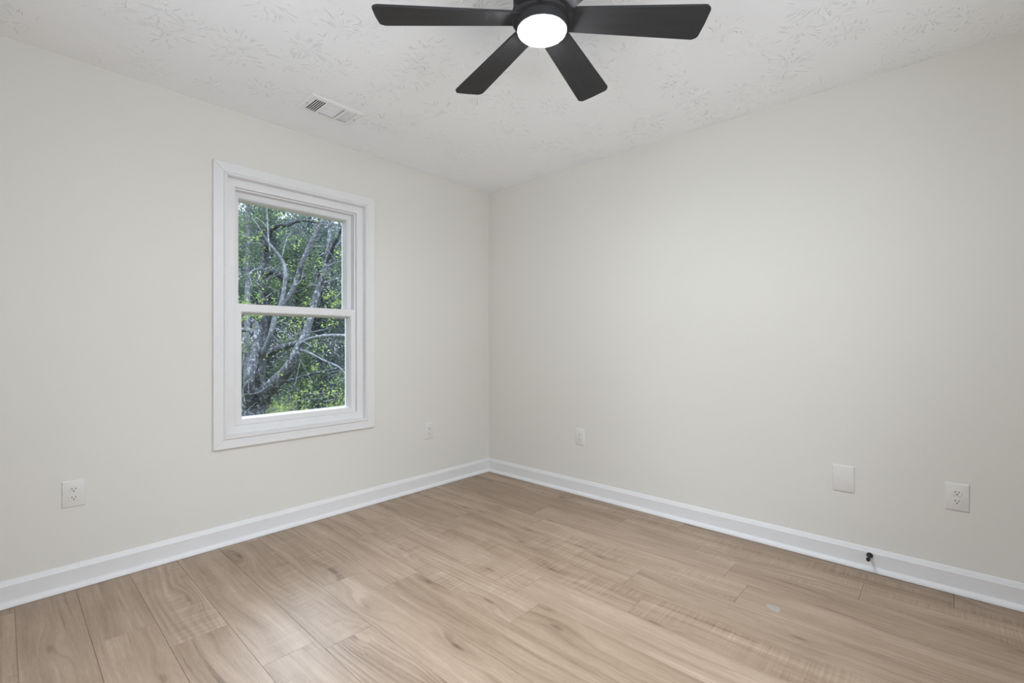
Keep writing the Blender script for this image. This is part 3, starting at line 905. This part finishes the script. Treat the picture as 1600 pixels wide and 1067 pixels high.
tree('birch_like_tree', 386, 9.6, 300, 8.5, 'slim pale straight trunk at the left edge of the window view', M['bark_pale'], M['leaf_mid'],
     [(384, 330, .6, .5, 16), (378, 400, .5, .6, 14), (372, 540, .5, .6, 16)], 11, 0.06, 2, tone=0.6)
tree('mottled_tree', 411, 11.0, 318, 13, 'thick mottled trunk with dark bent limbs just right of the slim pale trunk', M['bark_dark'], M['leaf_mid'],
     [(420, 330, .8, .6, 16), (438, 440, .7, .5, 16), (440, 335, .6, .4, 10)], 12, 0.07, 6,
     limbs=[[(414, 392, 0, 8), (420, 372, -.2, 7), (424, 358, -.3, 7), (434, 351, -.4, 7), (448, 350, -.4, 7), (460, 345, -.3, 6), (478, 343, -.2, 5), (500, 346, 0, 4)],
            [(416, 425, 0, 9), (428, 422, -.2, 9), (438, 430, -.2, 8), (446, 436, -.1, 8), (462, 434, 0, 6), (476, 430, .1, 4)],
            [(410, 350, 0, 6), (402, 336, -.1, 6), (392, 326, -.2, 4)]])
FAR = M['leaf_far']; MID = M['leaf_mid']
specs = [
    ('leafy_tree', 350, 12.4, 330, 7, 'leafy green tree cut off by the left edge of the glass', MID, [(352, 410, .95, 1.9, 120), (352, 590, .95, 1.2, 80)], .075),
    ('leafy_tree', 466, 12.2, 350, 6, 'leafy green tree standing directly behind the crooked limbs', MID, [(466, 420, .92, 1.4, 100), (468, 570, .95, 1.3, 100)], .07),
    ('leafy_tree', 578, 12.0, 340, 6, 'leafy green tree cut off by the right edge of the glass', MID, [(568, 430, .92, 1.6, 110), (568, 590, .92, 1.2, 90)], .07),
    ('evergreen_tree', 330, 15.6, 310, 8, 'dark evergreen tree hidden partly by the left casing of the window', FAR, [(330, 400, 1.6, 2.3, 170), (330, 600, 1.6, 2.0, 120), (330, 500, 1.6, 1.2, 90)], .09),
    ('evergreen_tree', 500, 15.4, 330, 8, 'dark evergreen tree behind the two slanting limbs', FAR, [(500, 420, 1.6, 2.1, 170), (500, 600, 1.6, 2.0, 140), (500, 510, 1.6, 1.2, 100)], .09),
    ('evergreen_tree', 414, 19.2, 310, 8, 'dark evergreen tree deep behind the mottled trunk', FAR, [(414, 390, 1.6, 2.7, 170), (414, 570, 1.6, 2.2, 140), (414, 480, 1.6, 1.4, 100)], .10),
    ('evergreen_tree', 560, 19.4, 320, 8, 'dark evergreen tree deep behind the right sash stile', FAR, [(560, 420, 1.7, 2.3, 170), (560, 580, 1.7, 2.2, 140), (556, 505, 1.7, 1.4, 120)], .10),
    ('forest_tree', 350, 25.0, 300, 7, 'distant tall forest tree at the left of the glass', FAR, [(350, 370, 2.2, 2.2, 150), (350, 480, 2.3, 2.2, 150), (350, 590, 2.2, 2.2, 120)], .13),
    ('forest_tree', 486, 25.4, 310, 7, 'distant tall forest tree in the middle of the glass', FAR, [(486, 372, 2.2, 2.2, 150), (486, 480, 2.3, 2.2, 150), (486, 590, 2.2, 2.2, 120)], .13),
    ('forest_tree', 622, 25.0, 320, 7, 'distant tall forest tree beyond the right jamb of the window', FAR, [(622, 380, 2.2, 2.2, 150), (622, 480, 2.3, 2.2, 150), (622, 590, 2.2, 2.2, 120)], .13),
    ('forest_tree', 418, 31.0, 310, 7, 'farthest forest tree seen between the nearer ones', FAR, [(418, 375, 2.8, 2.6, 150), (418, 480, 2.9, 2.6, 150), (418, 580, 2.8, 2.6, 120)], .16),
    ('forest_tree', 552, 31.0, 310, 7, 'farthest forest tree at the right edge of the glass', FAR, [(552, 385, 2.8, 2.5, 150), (552, 480, 2.9, 2.6, 150), (552, 580, 2.8, 2.6, 120)], .16),
]
for i, (nm, u, d, tv, wd, lab, leaf, cr, sz) in enumerate(specs):
    tree(nm, u, d, tv, wd, lab, M['bark_dark'], leaf, cr, 40 + i, sz, rnd.uniform(-4, 4))
